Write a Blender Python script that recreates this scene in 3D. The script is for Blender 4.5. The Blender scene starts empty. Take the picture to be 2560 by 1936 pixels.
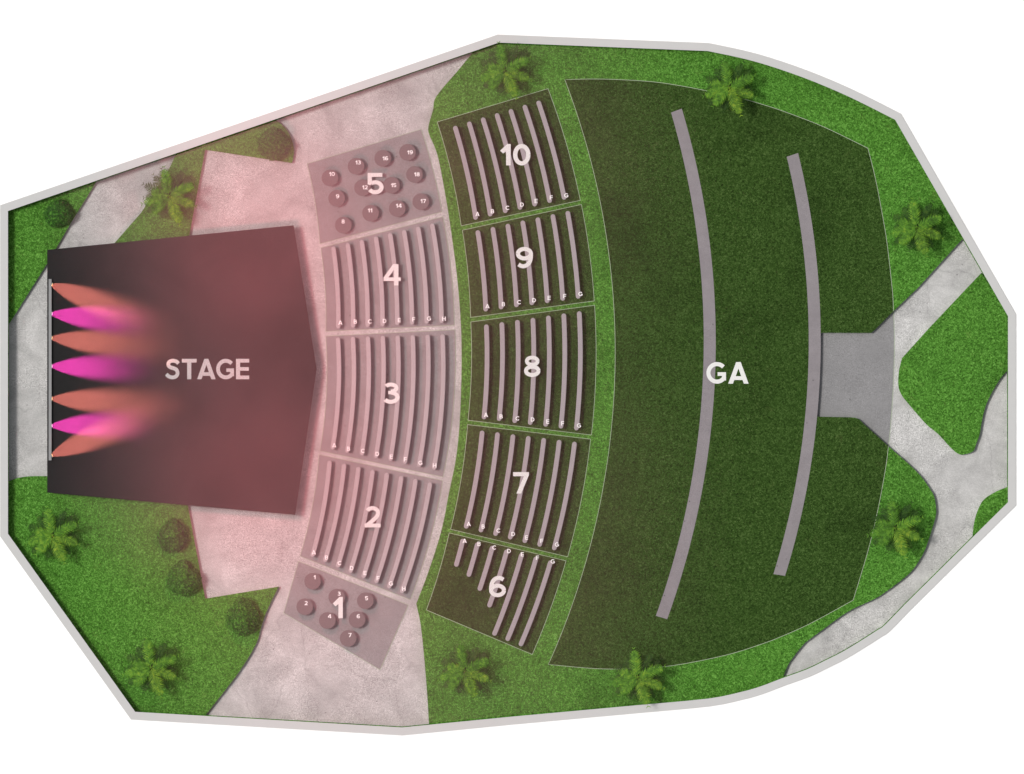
import bpy, bmesh, math, random
from mathutils import Vector, Matrix
from mathutils.geometry import tessellate_polygon, delaunay_2d_cdt
from math import sin, cos, pi, radians, sqrt, atan2, hypot

S = 0.0225                        # metres per plan unit
CXP, CYP = 1280.0, 968.0
scn = bpy.context.scene
col = scn.collection
rnd = random.Random(7)

def W(p, z=0.0):
    return Vector(((p[0]-CXP)*S, (CYP-p[1])*S, z))

# ------------------------------------------------------------------ tags
def tag(o, label=None, cat=None, group=None, kind=None):
    if label: o['label'] = label
    if cat: o['category'] = cat
    if group: o['group'] = group
    if kind: o['kind'] = kind
    return o

def link_mesh(name, bm, mat, parent=None, smooth=False):
    me = bpy.data.meshes.new(name)
    bm.normal_update()
    bm.to_mesh(me); bm.free()
    for m in (mat if isinstance(mat, (list, tuple)) else [mat]):
        me.materials.append(m)
    if smooth:
        for p in me.polygons: p.use_smooth = True
    o = bpy.data.objects.new(name, me)
    col.objects.link(o)
    if parent is not None:
        o.parent = parent
        o.matrix_parent_inverse = Matrix.Identity(4)
        o.location = -parent.location       # meshes are built in world space
    return o

def empty(name, loc):
    o = bpy.data.objects.new(name, None)
    o.location = loc
    o.empty_display_size = 0.2
    col.objects.link(o)
    return o

# ------------------------------------------------------------------ node helpers
def new_mat(name):
    m = bpy.data.materials.new(name); m.use_nodes = True
    nt = m.node_tree
    return m, nt, nt.nodes['Principled BSDF'], nt.nodes['Material Output']

def ND(nt, t, **kw):
    n = nt.nodes.new(t)
    for k, v in kw.items(): setattr(n, k, v)
    return n

def setin(nt, node, idx, val):
    s = node.inputs[idx]
    if hasattr(val, 'links') or isinstance(val, bpy.types.NodeSocket): nt.links.new(val, s)
    else: s.default_value = val

def MATH(nt, op, a, b=0.0, c=None, clamp=False):
    n = ND(nt, 'ShaderNodeMath', operation=op, use_clamp=clamp)
    setin(nt, n, 0, a)
    if len(n.inputs) > 1: setin(nt, n, 1, b)
    if c is not None: setin(nt, n, 2, c)
    return n.outputs[0]

def MAPR(nt, v, a, b, c, d, smooth=False):
    n = ND(nt, 'ShaderNodeMapRange', clamp=True)
    if smooth: n.interpolation_type = 'SMOOTHSTEP'
    for i, x in enumerate((v, a, b, c, d)): setin(nt, n, i, x)
    return n.outputs[0]

def NOISE(nt, vec, scale, detail=3.0, rough=0.55, dist=0.0):
    n = ND(nt, 'ShaderNodeTexNoise')
    n.noise_dimensions = '3D'
    nt.links.new(vec, n.inputs['Vector'])
    n.inputs['Scale'].default_value = scale
    n.inputs['Detail'].default_value = detail
    n.inputs['Roughness'].default_value = rough
    n.inputs['Distortion'].default_value = dist
    return n.outputs['Fac']

def RAMP(nt, fac, stops):
    n = ND(nt, 'ShaderNodeValToRGB')
    cr = n.color_ramp
    while len(cr.elements) < len(stops): cr.elements.new(0.5)
    for e, (p, c) in zip(cr.elements, stops):
        e.position = p; e.color = (c[0], c[1], c[2], 1)
    nt.links.new(fac, n.inputs[0])
    return n.outputs[0]

def MIX(nt, fac, a, b, mode='MIX'):
    n = ND(nt, 'ShaderNodeMix', data_type='RGBA', blend_type=mode)
    setin(nt, n, 0, fac)
    for i, v in ((6, a), (7, b)):
        if isinstance(v, tuple): n.inputs[i].default_value = (v[0], v[1], v[2], 1)
        else: nt.links.new(v, n.inputs[i])
    return n.outputs[2]

def POS(nt):
    return ND(nt, 'ShaderNodeNewGeometry').outputs['Position']

def scalec(c, k): return tuple(x*k for x in c)

# ------------------------------------------------------------------ materials
def grass_mat(name, base, bump=0.5, yellow=0.3):
    m, nt, b, out = new_mat(name)
    p = POS(nt)
    curl = NOISE(nt, p, 4.6, 4.0, 0.75, 2.2)
    fine = NOISE(nt, p, 11.0, 2.0, 0.6, 1.0)
    big = NOISE(nt, p, 0.17, 4.0, 0.62, 0.4)
    f = MATH(nt, 'ADD', MATH(nt, 'MULTIPLY', curl, 0.5), MATH(nt, 'MULTIPLY', fine, 0.5))
    c = RAMP(nt, f, [(0.34, scalec(base, 0.25)), (0.45, scalec(base, 0.66)), (0.52, scalec(base, 1.05)),
                     (0.60, (base[0]*2.15, base[1]*1.72, base[2]*2.5)), (0.70, (base[0]*3.3, base[1]*2.3, base[2]*4.0))])
    m1 = MAPR(nt, big, 0.32, 0.68, 0.74, 1.28)
    c = MIX(nt, 1.0, c, MIX(nt, m1, (0, 0, 0), (1, 1, 1)), 'MULTIPLY')
    # scattered drier yellow tufts
    y = NOISE(nt, p, 1.6, 4.0, 0.7, 0.8)
    yf = MAPR(nt, y, 0.58, 0.75, 0.0, yellow, True)
    c = MIX(nt, yf, c, (base[0]*2.6, base[1]*1.35, base[2]*2.6))
    nt.links.new(c, b.inputs['Base Color'])
    b.inputs['Roughness'].default_value = 0.95
    b.inputs['Specular IOR Level'].default_value = 0.05
    bp = ND(nt, 'ShaderNodeBump'); bp.inputs['Strength'].default_value = bump
    bp.inputs['Distance'].default_value = 0.05
    nt.links.new(f, bp.inputs['Height']); nt.links.new(bp.outputs[0], b.inputs['Normal'])
    return m

def concrete_mat(name, base, grain=0.5, stain=0.25, cracks=False):
    m, nt, b, out = new_mat(name)
    p = POS(nt)
    g1 = NOISE(nt, p, 15.0, 2.0, 0.7)
    g2 = NOISE(nt, p, 6.0, 3.0, 0.7)
    big = NOISE(nt, p, 0.55, 5.0, 0.62, 0.6)
    dirt = NOISE(nt, p, 2.6, 4.0, 0.65)
    # grit gathers in worn patches
    patch = MAPR(nt, NOISE(nt, p, 0.28, 3.0, 0.55, 0.5), 0.38, 0.62, 0.35, 1.0, True)
    g = MATH(nt, 'ADD', MATH(nt, 'MULTIPLY', g1, 0.7), MATH(nt, 'MULTIPLY', g2, 0.3))
    gv = MAPR(nt, g, 0.34, 0.66, -1.0, 1.0)
    k = MATH(nt, 'MULTIPLY', MATH(nt, 'MULTIPLY', gv, grain), patch)
    k = MATH(nt, 'ADD', 1.0, k)
    k = MATH(nt, 'MULTIPLY', k, MAPR(nt, big, 0.3, 0.7, 1.0-stain, 1.0+stain*0.6))
    k = MATH(nt, 'MULTIPLY', k, MAPR(nt, dirt, 0.3, 0.75, 0.95, 1.05))
    # small dark pits
    v = ND(nt, 'ShaderNodeTexVoronoi'); nt.links.new(p, v.inputs['Vector']); v.inputs['Scale'].default_value = 1.1
    pit = MAPR(nt, v.outputs['Distance'], 0.03, 0.06, 0.55, 1.0)
    k = MATH(nt, 'MULTIPLY', k, pit)
    if cracks:
        v2 = ND(nt, 'ShaderNodeTexVoronoi', feature='DISTANCE_TO_EDGE')
        mp = ND(nt, 'ShaderNodeMapping'); nt.links.new(p, mp.inputs[0])
        mp.inputs['Rotation'].default_value = (0, 0, 0.25); mp.inputs['Location'].default_value = (3.3, 1.2, 0)
        mp.inputs['Scale'].default_value = (1, 0.45, 1)
        nd = ND(nt, 'ShaderNodeTexNoise'); nt.links.new(p, nd.inputs['Vector']); nd.inputs['Scale'].default_value = 0.8
        vm = ND(nt, 'ShaderNodeVectorMath', operation='MULTIPLY_ADD')
        nt.links.new(nd.outputs['Color'], vm.inputs[0]); vm.inputs[1].default_value = (0.9, 0.9, 0); nt.links.new(mp.outputs[0], vm.inputs[2])
        nt.links.new(vm.outputs[0], v2.inputs['Vector']); v2.inputs['Scale'].default_value = 0.2
        cr = MAPR(nt, v2.outputs['Distance'], 0.0, 0.006, 0.84, 1.0)
        k = MATH(nt, 'MULTIPLY', k, cr)
    c = MIX(nt, 1.0, base, MIX(nt, 1.0, (1, 1, 1), (1, 1, 1)), 'MULTIPLY')
    n = ND(nt, 'ShaderNodeVectorMath', operation='SCALE')
    nt.links.new(c, n.inputs[0]); nt.links.new(k, n.inputs['Scale'])
    nt.links.new(n.outputs[0], b.inputs['Base Color'])
    b.inputs['Roughness'].default_value = 0.9
    b.inputs['Specular IOR Level'].default_value = 0.15
    bp = ND(nt, 'ShaderNodeBump'); bp.inputs['Strength'].default_value = 0.25
    bp.inputs['Distance'].default_value = 0.01
    nt.links.new(g, bp.inputs['Height']); nt.links.new(bp.outputs[0], b.inputs['Normal'])
    return m

def plain_mat(name, base, rough=0.6, vary=0.12, scale=6.0, spec=0.3, metal=0.0):
    m, nt, b, out = new_mat(name)
    p = POS(nt)
    f = MATH(nt, 'ADD', MATH(nt, 'MULTIPLY', NOISE(nt, p, scale, 4.0, 0.6), 0.6), MATH(nt, 'MULTIPLY', NOISE(nt, p, scale*6, 2.0, 0.7), 0.4))
    c = RAMP(nt, f, [(0.3, scalec(base, 1-vary)), (0.7, scalec(base, 1+vary))])
    nt.links.new(c, b.inputs['Base Color'])
    b.inputs['Roughness'].default_value = rough
    b.inputs['Specular IOR Level'].default_value = spec
    b.inputs['Metallic'].default_value = metal
    return m

def leaf_mat(name, base, tip, scale=5.0, trans=0.25):
    m, nt, b, out = new_mat(name)
    p = POS(nt)
    f = NOISE(nt, p, scale, 4.0, 0.7, 0.4)
    oi = ND(nt, 'ShaderNodeObjectInfo').outputs['Random']
    f = MATH(nt, 'ADD', f, MATH(nt, 'MULTIPLY', MATH(nt, 'SUBTRACT', oi, 0.5), 0.10))
    c = RAMP(nt, f, [(0.30, scalec(base, 0.45)), (0.47, base), (0.60, tip), (0.76, (tip[0]*1.9, tip[1]*1.25, tip[2]*1.3))])
    nt.links.new(c, b.inputs['Base Color'])
    b.inputs['Roughness'].default_value = 0.6
    b.inputs['Specular IOR Level'].default_value = 0.2
    tr = ND(nt, 'ShaderNodeBsdfTranslucent'); nt.links.new(c, tr.inputs[0])
    mx = ND(nt, 'ShaderNodeMixShader'); mx.inputs[0].default_value = trans
    nt.links.new(b.outputs[0], mx.inputs[1]); nt.links.new(tr.outputs[0], mx.inputs[2])
    nt.links.new(mx.outputs[0], out.inputs['Surface'])
    return m

def acrylic_mat(name, base, alpha):
    m, nt, b, out = new_mat(name)
    p = POS(nt)
    c = RAMP(nt, NOISE(nt, p, 3.0, 3.0), [(0.3, scalec(base, 0.98)), (0.7, base)])
    nt.links.new(c, b.inputs['Base Color']); b.inputs['Roughness'].default_value = 0.55
    b.inputs['Specular IOR Level'].default_value = 0.2
    t = ND(nt, 'ShaderNodeBsdfTransparent')
    mx = ND(nt, 'ShaderNodeMixShader'); mx.inputs[0].default_value = alpha
    nt.links.new(t.outputs[0], mx.inputs[1]); nt.links.new(b.outputs[0], mx.inputs[2])
    nt.links.new(mx.outputs[0], out.inputs['Surface'])
    return m

def emit_mat(name, c, k):
    m, nt, b, out = new_mat(name)
    e = ND(nt, 'ShaderNodeEmission'); e.inputs[0].default_value = (*c, 1); e.inputs[1].default_value = k
    nt.links.new(e.outputs[0], out.inputs['Surface'])
    return m

GRASS = (0.062, 0.188, 0.023)
DARK = (0.0300, 0.0660, 0.0120)
M_grass = grass_mat('lawn_grass', GRASS)
M_dark = grass_mat('dark_turf', DARK, yellow=0.22)  # darker grass of the seating sections and GA lawn
M_conc = concrete_mat('pale_concrete', (0.470, 0.465, 0.463), 0.46, 0.26, True)
M_floor = concrete_mat('grey_floor_concrete', (0.27, 0.255, 0.26), 0.16, 0.12)
M_patch = concrete_mat('dark_path_concrete', (0.235, 0.232, 0.238), 0.26, 0.08)
M_strip = concrete_mat('mauve_walk_concrete', (0.235, 0.215, 0.228), 0.14, 0.08)
M_bench = plain_mat('bench_concrete', (0.33, 0.30, 0.315), 0.8, 0.05, 3.0, 0.15)
M_bench2 = plain_mat('pale_bench_concrete', (0.385, 0.355, 0.365), 0.8, 0.05, 3.0, 0.15)
M_wall = plain_mat('coping_concrete', (0.50, 0.50, 0.50), 0.85, 0.02, 2.0, 0.1)
M_wallface = plain_mat('wall_face_stone', (0.10, 0.105, 0.09), 0.9, 0.15, 1.5, 0.1)
M_ground = plain_mat('white_ground', (0.92, 0.92, 0.92), 0.9, 0.01, 0.4, 0.05)
M_stage = plain_mat('black_stage_deck', (0.016, 0.0155, 0.016), 0.7, 0.10, 5.0, 0.08)
M_table = plain_mat('brown_table_top', (0.165, 0.130, 0.134), 0.7, 0.05, 3.0, 0.2)
M_steel = plain_mat('grey_steel', (0.22, 0.22, 0.225), 0.5, 0.06, 4.0, 0.4)
M_black = plain_mat('black_metal', (0.03, 0.03, 0.032), 0.5, 0.1, 4.0, 0.3)
M_line = plain_mat('boundary_line_paint', (0.36, 0.42, 0.31), 0.8, 0.08, 4.0, 0.1)
M_text = acrylic_mat('white_acrylic', (0.74, 0.745, 0.73), 0.91)
M_ltr = acrylic_mat('white_letter_plate', (0.88, 0.88, 0.88), 0.95)
M_stext = plain_mat('stage_paint', (0.52, 0.54, 0.54), 0.8, 0.05, 4.0, 0.1)
M_frond = leaf_mat('palm_frond_leaf', (0.088, 0.235, 0.020), (0.165, 0.355, 0.030), 4.0)
M_fronddk = leaf_mat('shade_toned_palm_frond_leaf', (0.026, 0.074, 0.009), (0.048, 0.115, 0.013), 4.0)  # lower fronds, shade under the crown put into their dark colour
M_frondy = leaf_mat('yellowing_palm_frond_leaf', (0.108, 0.240, 0.020), (0.21, 0.36, 0.030), 5.0)
M_trunk = plain_mat('palm_trunk_bark', (0.09, 0.065, 0.04), 0.95, 0.3, 8.0, 0.05)
M_shrub = leaf_mat('shrub_leaf', (0.034, 0.130, 0.014), (0.110, 0.34, 0.036), 6.5)

# ------------------------------------------------------------------ plan geometry helpers
def arc3(a, m, b, n=40):
    ax, ay = a; bx, by = m; cx, cy = b
    d = 2*(ax*(by-cy)+bx*(cy-ay)+cx*(ay-by))
    ux = ((ax*ax+ay*ay)*(by-cy)+(bx*bx+by*by)*(cy-ay)+(cx*cx+cy*cy)*(ay-by))/d
    uy = ((ax*ax+ay*ay)*(cx-bx)+(bx*bx+by*by)*(ax-cx)+(cx*cx+cy*cy)*(bx-ax))/d
    R = hypot(ax-ux, ay-uy)
    t0 = atan2(ay-uy, ax-ux); t1 = atan2(cy-uy, cx-ux)
    while t1-t0 > pi: t1 -= 2*pi
    while t1-t0 < -pi: t1 += 2*pi
    return [(ux+R*cos(t0+(t1-t0)*i/n), uy+R*sin(t0+(t1-t0)*i/n)) for i in range(n+1)]

def bulge(a, b, R, n=16):
    """Arc from a to b bowed towards +x with radius R."""
    L = hypot(b[0]-a[0], b[1]-a[1]); s = L*L/(8*R)
    nx, ny = -(b[1]-a[1])/L, (b[0]-a[0])/L
    if nx < 0: nx, ny = -nx, -ny
    return arc3(a, ((a[0]+b[0])/2+nx*s, (a[1]+b[1])/2+ny*s), b, n)

def catmull(pts, n=5):
    """Open smooth curve through the points."""
    out = []
    P = [pts[0]]+list(pts)+[pts[-1]]
    for i in range(1, len(P)-2):
        p0, p1, p2, p3 = P[i-1:i+3]
        for k in range(n):
            t = k/n
            out.append(tuple(0.5*((2*p1[j])+(-p0[j]+p2[j])*t+(2*p0[j]-5*p1[j]+4*p2[j]-p3[j])*t*t+(-p0[j]+3*p1[j]-3*p2[j]+p3[j])*t**3) for j in (0, 1)))
    out.append(tuple(pts[-1]))
    return out

def area(pts):
    return 0.5*sum(pts[i][0]*pts[(i+1) % len(pts)][1]-pts[(i+1) % len(pts)][0]*pts[i][1] for i in range(len(pts)))

def offset(pts, d):
    """Offset a closed polygon outwards by d plan units (mitred)."""
    sgn = 1 if area(pts) > 0 else -1
    out = []
    n = len(pts)
    for i in range(n):
        a, b, c = pts[i-1], pts[i], pts[(i+1) % n]
        e1 = (b[0]-a[0], b[1]-a[1]); e2 = (c[0]-b[0], c[1]-b[1])
        l1 = hypot(*e1) or 1; l2 = hypot(*e2) or 1
        n1 = (e1[1]/l1*sgn, -e1[0]/l1*sgn); n2 = (e2[1]/l2*sgn, -e2[0]/l2*sgn)
        k = 1+n1[0]*n2[0]+n1[1]*n2[1]
        k = max(k, 0.25)
        out.append((b[0]+d*(n1[0]+n2[0])/k, b[1]+d*(n1[1]+n2[1])/k))
    return out

def bm_prism(bm, pts, z0, z1, chamfer=0.0):
    """Closed prism; with chamfer (m) the top edge is bevelled."""
    if area([(p[0], -p[1]) for p in pts]) < 0: pts = pts[::-1]
    rings = [[bm.verts.new(W(p, z0)) for p in pts]]
    if chamfer:
        rings.append([bm.verts.new(W(p, z1-chamfer)) for p in pts])
        rings.append([bm.verts.new(W(p, z1)) for p in offset(pts, -chamfer/S)])
    else:
        rings.append([bm.verts.new(W(p, z1)) for p in pts])
    n = len(pts)
    for r0, r1 in zip(rings, rings[1:]):
        for i in range(n):
            bm.faces.new((r0[i], r0[(i+1) % n], r1[(i+1) % n], r1[i]))
    tris = tessellate_polygon([[v.co.copy() for v in rings[-1]]])
    for a, b, c in tris:
        pa, pb, pc = (rings[-1][i].co for i in (a, b, c))
        cr = (pb.x-pa.x)*(pc.y-pa.y)-(pb.y-pa.y)*(pc.x-pa.x)
        if abs(cr) < 1e-10: continue
        if cr < 0: b, c = c, b
        bm.faces.new((rings[-1][a], rings[-1][b], rings[-1][c]))
        bm.faces.new((rings[0][a], rings[0][c], rings[0][b]))

def prism(name, pts, z0, z1, mat, parent=None, chamfer=0.0):
    bm = bmesh.new(); bm_prism(bm, pts, z0, z1, chamfer)
    return link_mesh(name, bm, mat, parent)

def ring(name, inner, outer, z0, z1, mat, parent=None):
    bm = bmesh.new(); n = len(inner)
    v = [[bm.verts.new(W(p, z)) for p in pts] for pts, z in ((inner, z0), (inner, z1), (outer, z1), (outer, z0))]
    for a in range(4):
        r0, r1 = v[a], v[(a+1) % 4]
        for i in range(n):
            bm.faces.new((r0[i], r0[(i+1) % n], r1[(i+1) % n], r1[i]))
    bmesh.ops.recalc_face_normals(bm, faces=bm.faces)
    return link_mesh(name, bm, mat, parent)

def ribbon(name, pts, w, z0, z1, mat, parent=None, closed=False):
    """Thin raised line of width w (plan units) along pts."""
    if closed:
        return ring(name, offset(pts, -w/2), offset(pts, w/2), z0, z1, mat, parent)
    L, Rr = [], []
    for i, p in enumerate(pts):
        a = pts[max(i-1, 0)]; b = pts[min(i+1, len(pts)-1)]
        l = hypot(b[0]-a[0], b[1]-a[1]) or 1
        nx, ny = -(b[1]-a[1])/l, (b[0]-a[0])/l
        L.append((p[0]+nx*w/2, p[1]+ny*w/2)); Rr.append((p[0]-nx*w/2, p[1]-ny*w/2))
    return prism(name, L+Rr[::-1], z0, z1, mat, parent)

def add_box(bm, c, sx, sy, z0, z1):
    vs = [bm.verts.new((c[0]+dx*sx/2, c[1]+dy*sy/2, z)) for z in (z0, z1) for dx, dy in ((-1, -1), (1, -1), (1, 1), (-1, 1))]
    for f in ((3, 2, 1, 0), (4, 5, 6, 7), (0, 1, 5, 4), (1, 2, 6, 5), (2, 3, 7, 6), (3, 0, 4, 7)):
        bm.faces.new([vs[i] for i in f])

def add_lathe(bm, c, prof, n=40):
    rings = []
    for r, z in prof:
        if r < 1e-5: rings.append([bm.verts.new((c[0], c[1], z))])
        else: rings.append([bm.verts.new((c[0]+r*cos(2*pi*i/n), c[1]+r*sin(2*pi*i/n), z)) for i in range(n)])
    for a, b in zip(rings, rings[1:]):
        for i in range(n):
            j = (i+1) % n
            if len(a) == 1 and len(b) == 1: continue
            if len(a) == 1: bm.faces.new((a[0], b[j], b[i]))
            elif len(b) == 1: bm.faces.new((a[i], a[j], b[0]))
            else: bm.faces.new((a[i], a[j], b[j], b[i]))

# ------------------------------------------------------------------ lettering
def stroke(pts, w):
    """Polygons (quads plus joint discs folded in) of a stroke of width w along pts."""
    L, Rr = [], []
    for i, p in enumerate(pts):
        a = pts[max(i-1, 0)]; b = pts[min(i+1, len(pts)-1)]
        l = hypot(b[0]-a[0], b[1]-a[1]) or 1
        nx, ny = -(b[1]-a[1])/l, (b[0]-a[0])/l
        L.append((p[0]+nx*w/2, p[1]+ny*w/2)); Rr.append((p[0]-nx*w/2, p[1]-ny*w/2))
    return [[L[i], Rr[i], Rr[i+1], L[i+1]] for i in range(len(pts)-1)]
def el(cx, cy, rx, ry, t0, t1, n=28):
    return [(cx+rx*cos(radians(t0+(t1-t0)*i/n)), cy+ry*sin(radians(t0+(t1-t0)*i/n))) for i in range(n+1)]
def rc(x0, y0, x1, y1): return [[(x0, y0), (x1, y0), (x1, y1), (x0, y1)]]
def glyph(ch):
    w, h = 0.205, 0.185
    if ch == '0': return stroke(el(.4, .5, .297, .405, 0, 360, 44), .195)
    if ch == '1': return rc(.27, 0, .48, .9) + [[(0, .69), (.13, .555), (.29, .675), (.48, .85), (.48, 1), (.32, 1)]]
    if ch == '2': return stroke(el(.36, .685, .265, .222, 152, -15) + catmull([(.616, .627), (.57, .52), (.44, .38), (.13, .115)], 6)[1:], .19) + rc(0, 0, .745, .18) + [[(0, 0), (0, .14), (.06, .2), (.3, .1)]]
    if ch == '3': return stroke(el(.355, .745, .252, .165, 150, -90), .185) + stroke(el(.355, .31, .30, .218, 90, -150), .19) + rc(.24, .45, .38, .61)
    if ch == '4': return rc(.50, 0, .705, .95) + rc(0, .205, .815, .375) + [[(0, .375), (0, .25), (.16, .25), (.215, .36), (.56, .82), (.705, .9), (.705, 1), (.45, 1)]]
    if ch == '5': return rc(.03, .81, .70, 1) + rc(.03, .46, .225, .9) + stroke(el(.375, .325, .285, .235, 128, -150), .19) + [[(.03, .46), (.16, .42), (.24, .5), (.2, .6)]]
    if ch in '69':
        p = stroke(el(.40, .315, .297, .222, 0, 360, 40), .19) + stroke(catmull([(.103, .30), (.108, .50), (.16, .70), (.27, .84), (.43, .905), (.56, .885), (.67, .82)], 6), .19)
        return p if ch == '6' else [[(.8-x, 1-y) for x, y in q] for q in p]
    if ch == '7': return rc(0, .81, .60, 1) + [[(.15, 0), (.38, 0), (.74, .86), (.74, 1), (.45, 1), (.51, .82)]]
    if ch == '8': return stroke(el(.385, .745, .255, .168, 0, 360, 36), .175) + stroke(el(.385, .285, .295, .195, 0, 360, 36), .185)
    if ch == 'A': return [[(0, 0), (.22, 0), (.475, .70), (.475, 1), (.37, 1)], [(.95, 0), (.73, 0), (.475, .70), (.475, 1), (.58, 1)]] + rc(.17, .17, .78, .345)
    if ch == 'B': return rc(0, 0, .21, 1) + stroke([(.1, .91), (.36, .91)] + el(.40, .735, .185, .175, 88, -88) + [(.36, .54), (.1, .54)], .17) + stroke([(.1, .53), (.38, .53)] + el(.42, .31, .21, .22, 88, -88) + [(.38, .088), (.1, .088)], .176)
    if ch == 'C': return stroke(el(.50, .5, .40, .407, 42, 318), .19)
    if ch == 'D': return rc(0, 0, .21, 1) + stroke([(.1, .91), (.32, .91)] + el(.34, .5, .38, .41, 88, -88) + [(.32, .09), (.1, .09)], .185)
    if ch == 'E': return rc(0, 0, .21, 1) + rc(.1, .82, .68, 1) + rc(.1, .42, .66, .595) + rc(.1, 0, .68, .18)
    if ch == 'F': return rc(0, 0, .21, 1) + rc(.1, .82, .67, 1) + rc(.1, .40, .64, .575)
    if ch == 'G': return stroke(el(.50, .5, .40, .407, 42, 322), .19) + rc(.53, .36, .92, .53) + rc(.73, .15, .92, .53)
    if ch == 'H': return rc(0, 0, .21, 1) + rc(.60, 0, .81, 1) + rc(.1, .41, .7, .585)
    if ch == 'S': return stroke(catmull([(.68, .765), (.58, .865), (.41, .91), (.23, .865), (.155, .735), (.22, .61), (.40, .545), (.57, .47), (.635, .30), (.56, .145), (.38, .09), (.19, .135), (.055, .25)], 6), .185)
    if ch == 'T': return rc(0, .82, .76, 1) + rc(.275, 0, .485, .9)
ADV = {'1': .50}
def text_mesh_data(body, weight):
    """Union of all strokes of the word, triangulated in the plane."""
    vs, es, fs = [], [], []
    x = 0.0
    for ch in body:
        polys = glyph(ch)
        gx0 = min(p[0] for q in polys for p in q); gx1 = max(p[0] for q in polys for p in q)
        for q in polys:
            b = len(vs)
            if area(q) < 0: q = q[::-1]
            vs += [Vector((x+p[0]-gx0, p[1])) for p in q]
            fs.append(list(range(b, b+len(q))))
        x += gx1-gx0 + (0.03 if ch in 'TA' else 0.105)
    ov, oe, of, _a, _b, src = delaunay_2d_cdt(vs, es, fs, 0, 1e-4)
    return ov, [tuple(f) for f, o in zip(of, src) if len(o)]
_tc = {}
def lettering(name, body, x0, y0, x1, y1, z, thick, mat, parent=None, weight=0.028):
    """Flat letters filling the plan box (x0,y0)-(x1,y1)."""
    if (body, weight) not in _tc: _tc[(body, weight)] = text_mesh_data(body, weight)
    vs, fs = _tc[(body, weight)]
    ax0 = min(v.x for v in vs); ax1 = max(v.x for v in vs); ay0 = min(v.y for v in vs); ay1 = max(v.y for v in vs)
    if x1 is None:                                  # keep the aspect, centre on x0
        w = (ax1-ax0)/(ay1-ay0)*(y1-y0)*1.06
        x0, x1 = x0-w/2, x0+w/2
    bm = bmesh.new()
    bv = []
    for v in vs:
        px = x0+(v.x-ax0)/(ax1-ax0)*(x1-x0); py = y1-(v.y-ay0)/(ay1-ay0)*(y1-y0)
        bv.append(bm.verts.new(W((px, py), z)))
    fl = []
    for f in fs:
        try: fl.append(bm.faces.new([bv[i] for i in f]))
        except ValueError: pass
    bmesh.ops.remove_doubles(bm, verts=bm.verts, dist=1e-5)
    ex = bmesh.ops.extrude_face_region(bm, geom=list(bm.faces))
    bmesh.ops.translate(bm, vec=(0, 0, thick), verts=[g for g in ex['geom'] if isinstance(g, bmesh.types.BMVert)])
    bmesh.ops.recalc_face_normals(bm, faces=bm.faces)
    return link_mesh(name, bm, mat, parent)

NW = ['zero', 'one', 'two', 'three', 'four', 'five', 'six', 'seven', 'eight', 'nine', 'ten', 'eleven', 'twelve', 'thirteen', 'fourteen', 'fifteen', 'sixteen', 'seventeen', 'eighteen', 'nineteen']

# ------------------------------------------------------------------ the bowl
H_OUT = 1.15
top_arc = catmull([(1769, 128), (1850, 145), (1920, 164), (2010, 195), (2093, 229), (2159, 260), (2238, 300)], 3)
bot_arc = catmull([(2260, 1513.6), (2212, 1563), (2194, 1575.5), (2151, 1603), (2106, 1630), (2061, 1652.6), (2016.5, 1674), (1956.5, 1695.6), (1900, 1717), (1850, 1731), (1770, 1747), (1609, 1762)], 3)
INNER = [(20, 528), (1247, 107)] + top_arc + [(2520, 791), (2520, 1256)] + bot_arc + [(1280, 1792), (1005, 1819), (338, 1780), (20, 1335)]
OUTER = offset(INNER, 20)

# white ground outside, level with the top of the retaining wall, reaching the horizon
bm = bmesh.new()
inn = offset(INNER, 14)
v0 = [bm.verts.new(W(p, H_OUT-0.05)) for p in inn]
v1 = [bm.verts.new(W((CXP+(p[0]-CXP)*4, CYP+(p[1]-CYP)*4), H_OUT-0.05)) for p in inn]
v2 = [bm.verts.new(W((CXP+(p[0]-CXP)*120, CYP+(p[1]-CYP)*120), H_OUT-0.05)) for p in inn]
n = len(inn)
for a, b in ((v0, v1), (v1, v2)):
    for i in range(n):
        bm.faces.new((a[i], a[(i+1) % n], b[(i+1) % n], b[i]))
bmesh.ops.recalc_face_normals(bm, faces=bm.faces)
g = link_mesh('ground', bm, M_ground); tag(g, 'bare white ground outside the grey perimeter wall', None, None, 'structure')

wall = empty('perimeter_wall', W((20, 900), 0))
tag(wall, 'pale grey retaining wall running right round the amphitheatre', 'wall')
ring('coping', INNER, OUTER, H_OUT-0.12, H_OUT, M_wall, wall)
ring('wall_face', offset(INNER, 1.5), offset(INNER, 16), -0.3, H_OUT-0.121, M_wallface, wall)

pl = prism('plaza_pavement', offset(INNER, 3), -0.3, 0.0, M_conc)
tag(pl, 'pale gritty concrete paving between the lawns', None, None, 'structure')
vg = ring('grass_verge', offset(INNER, -2.2), offset(INNER, 1.0), 0.0, 0.330, M_grass)
tag(vg, 'thin green grass edge along the foot of the wall', None, None, 'structure')

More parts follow.
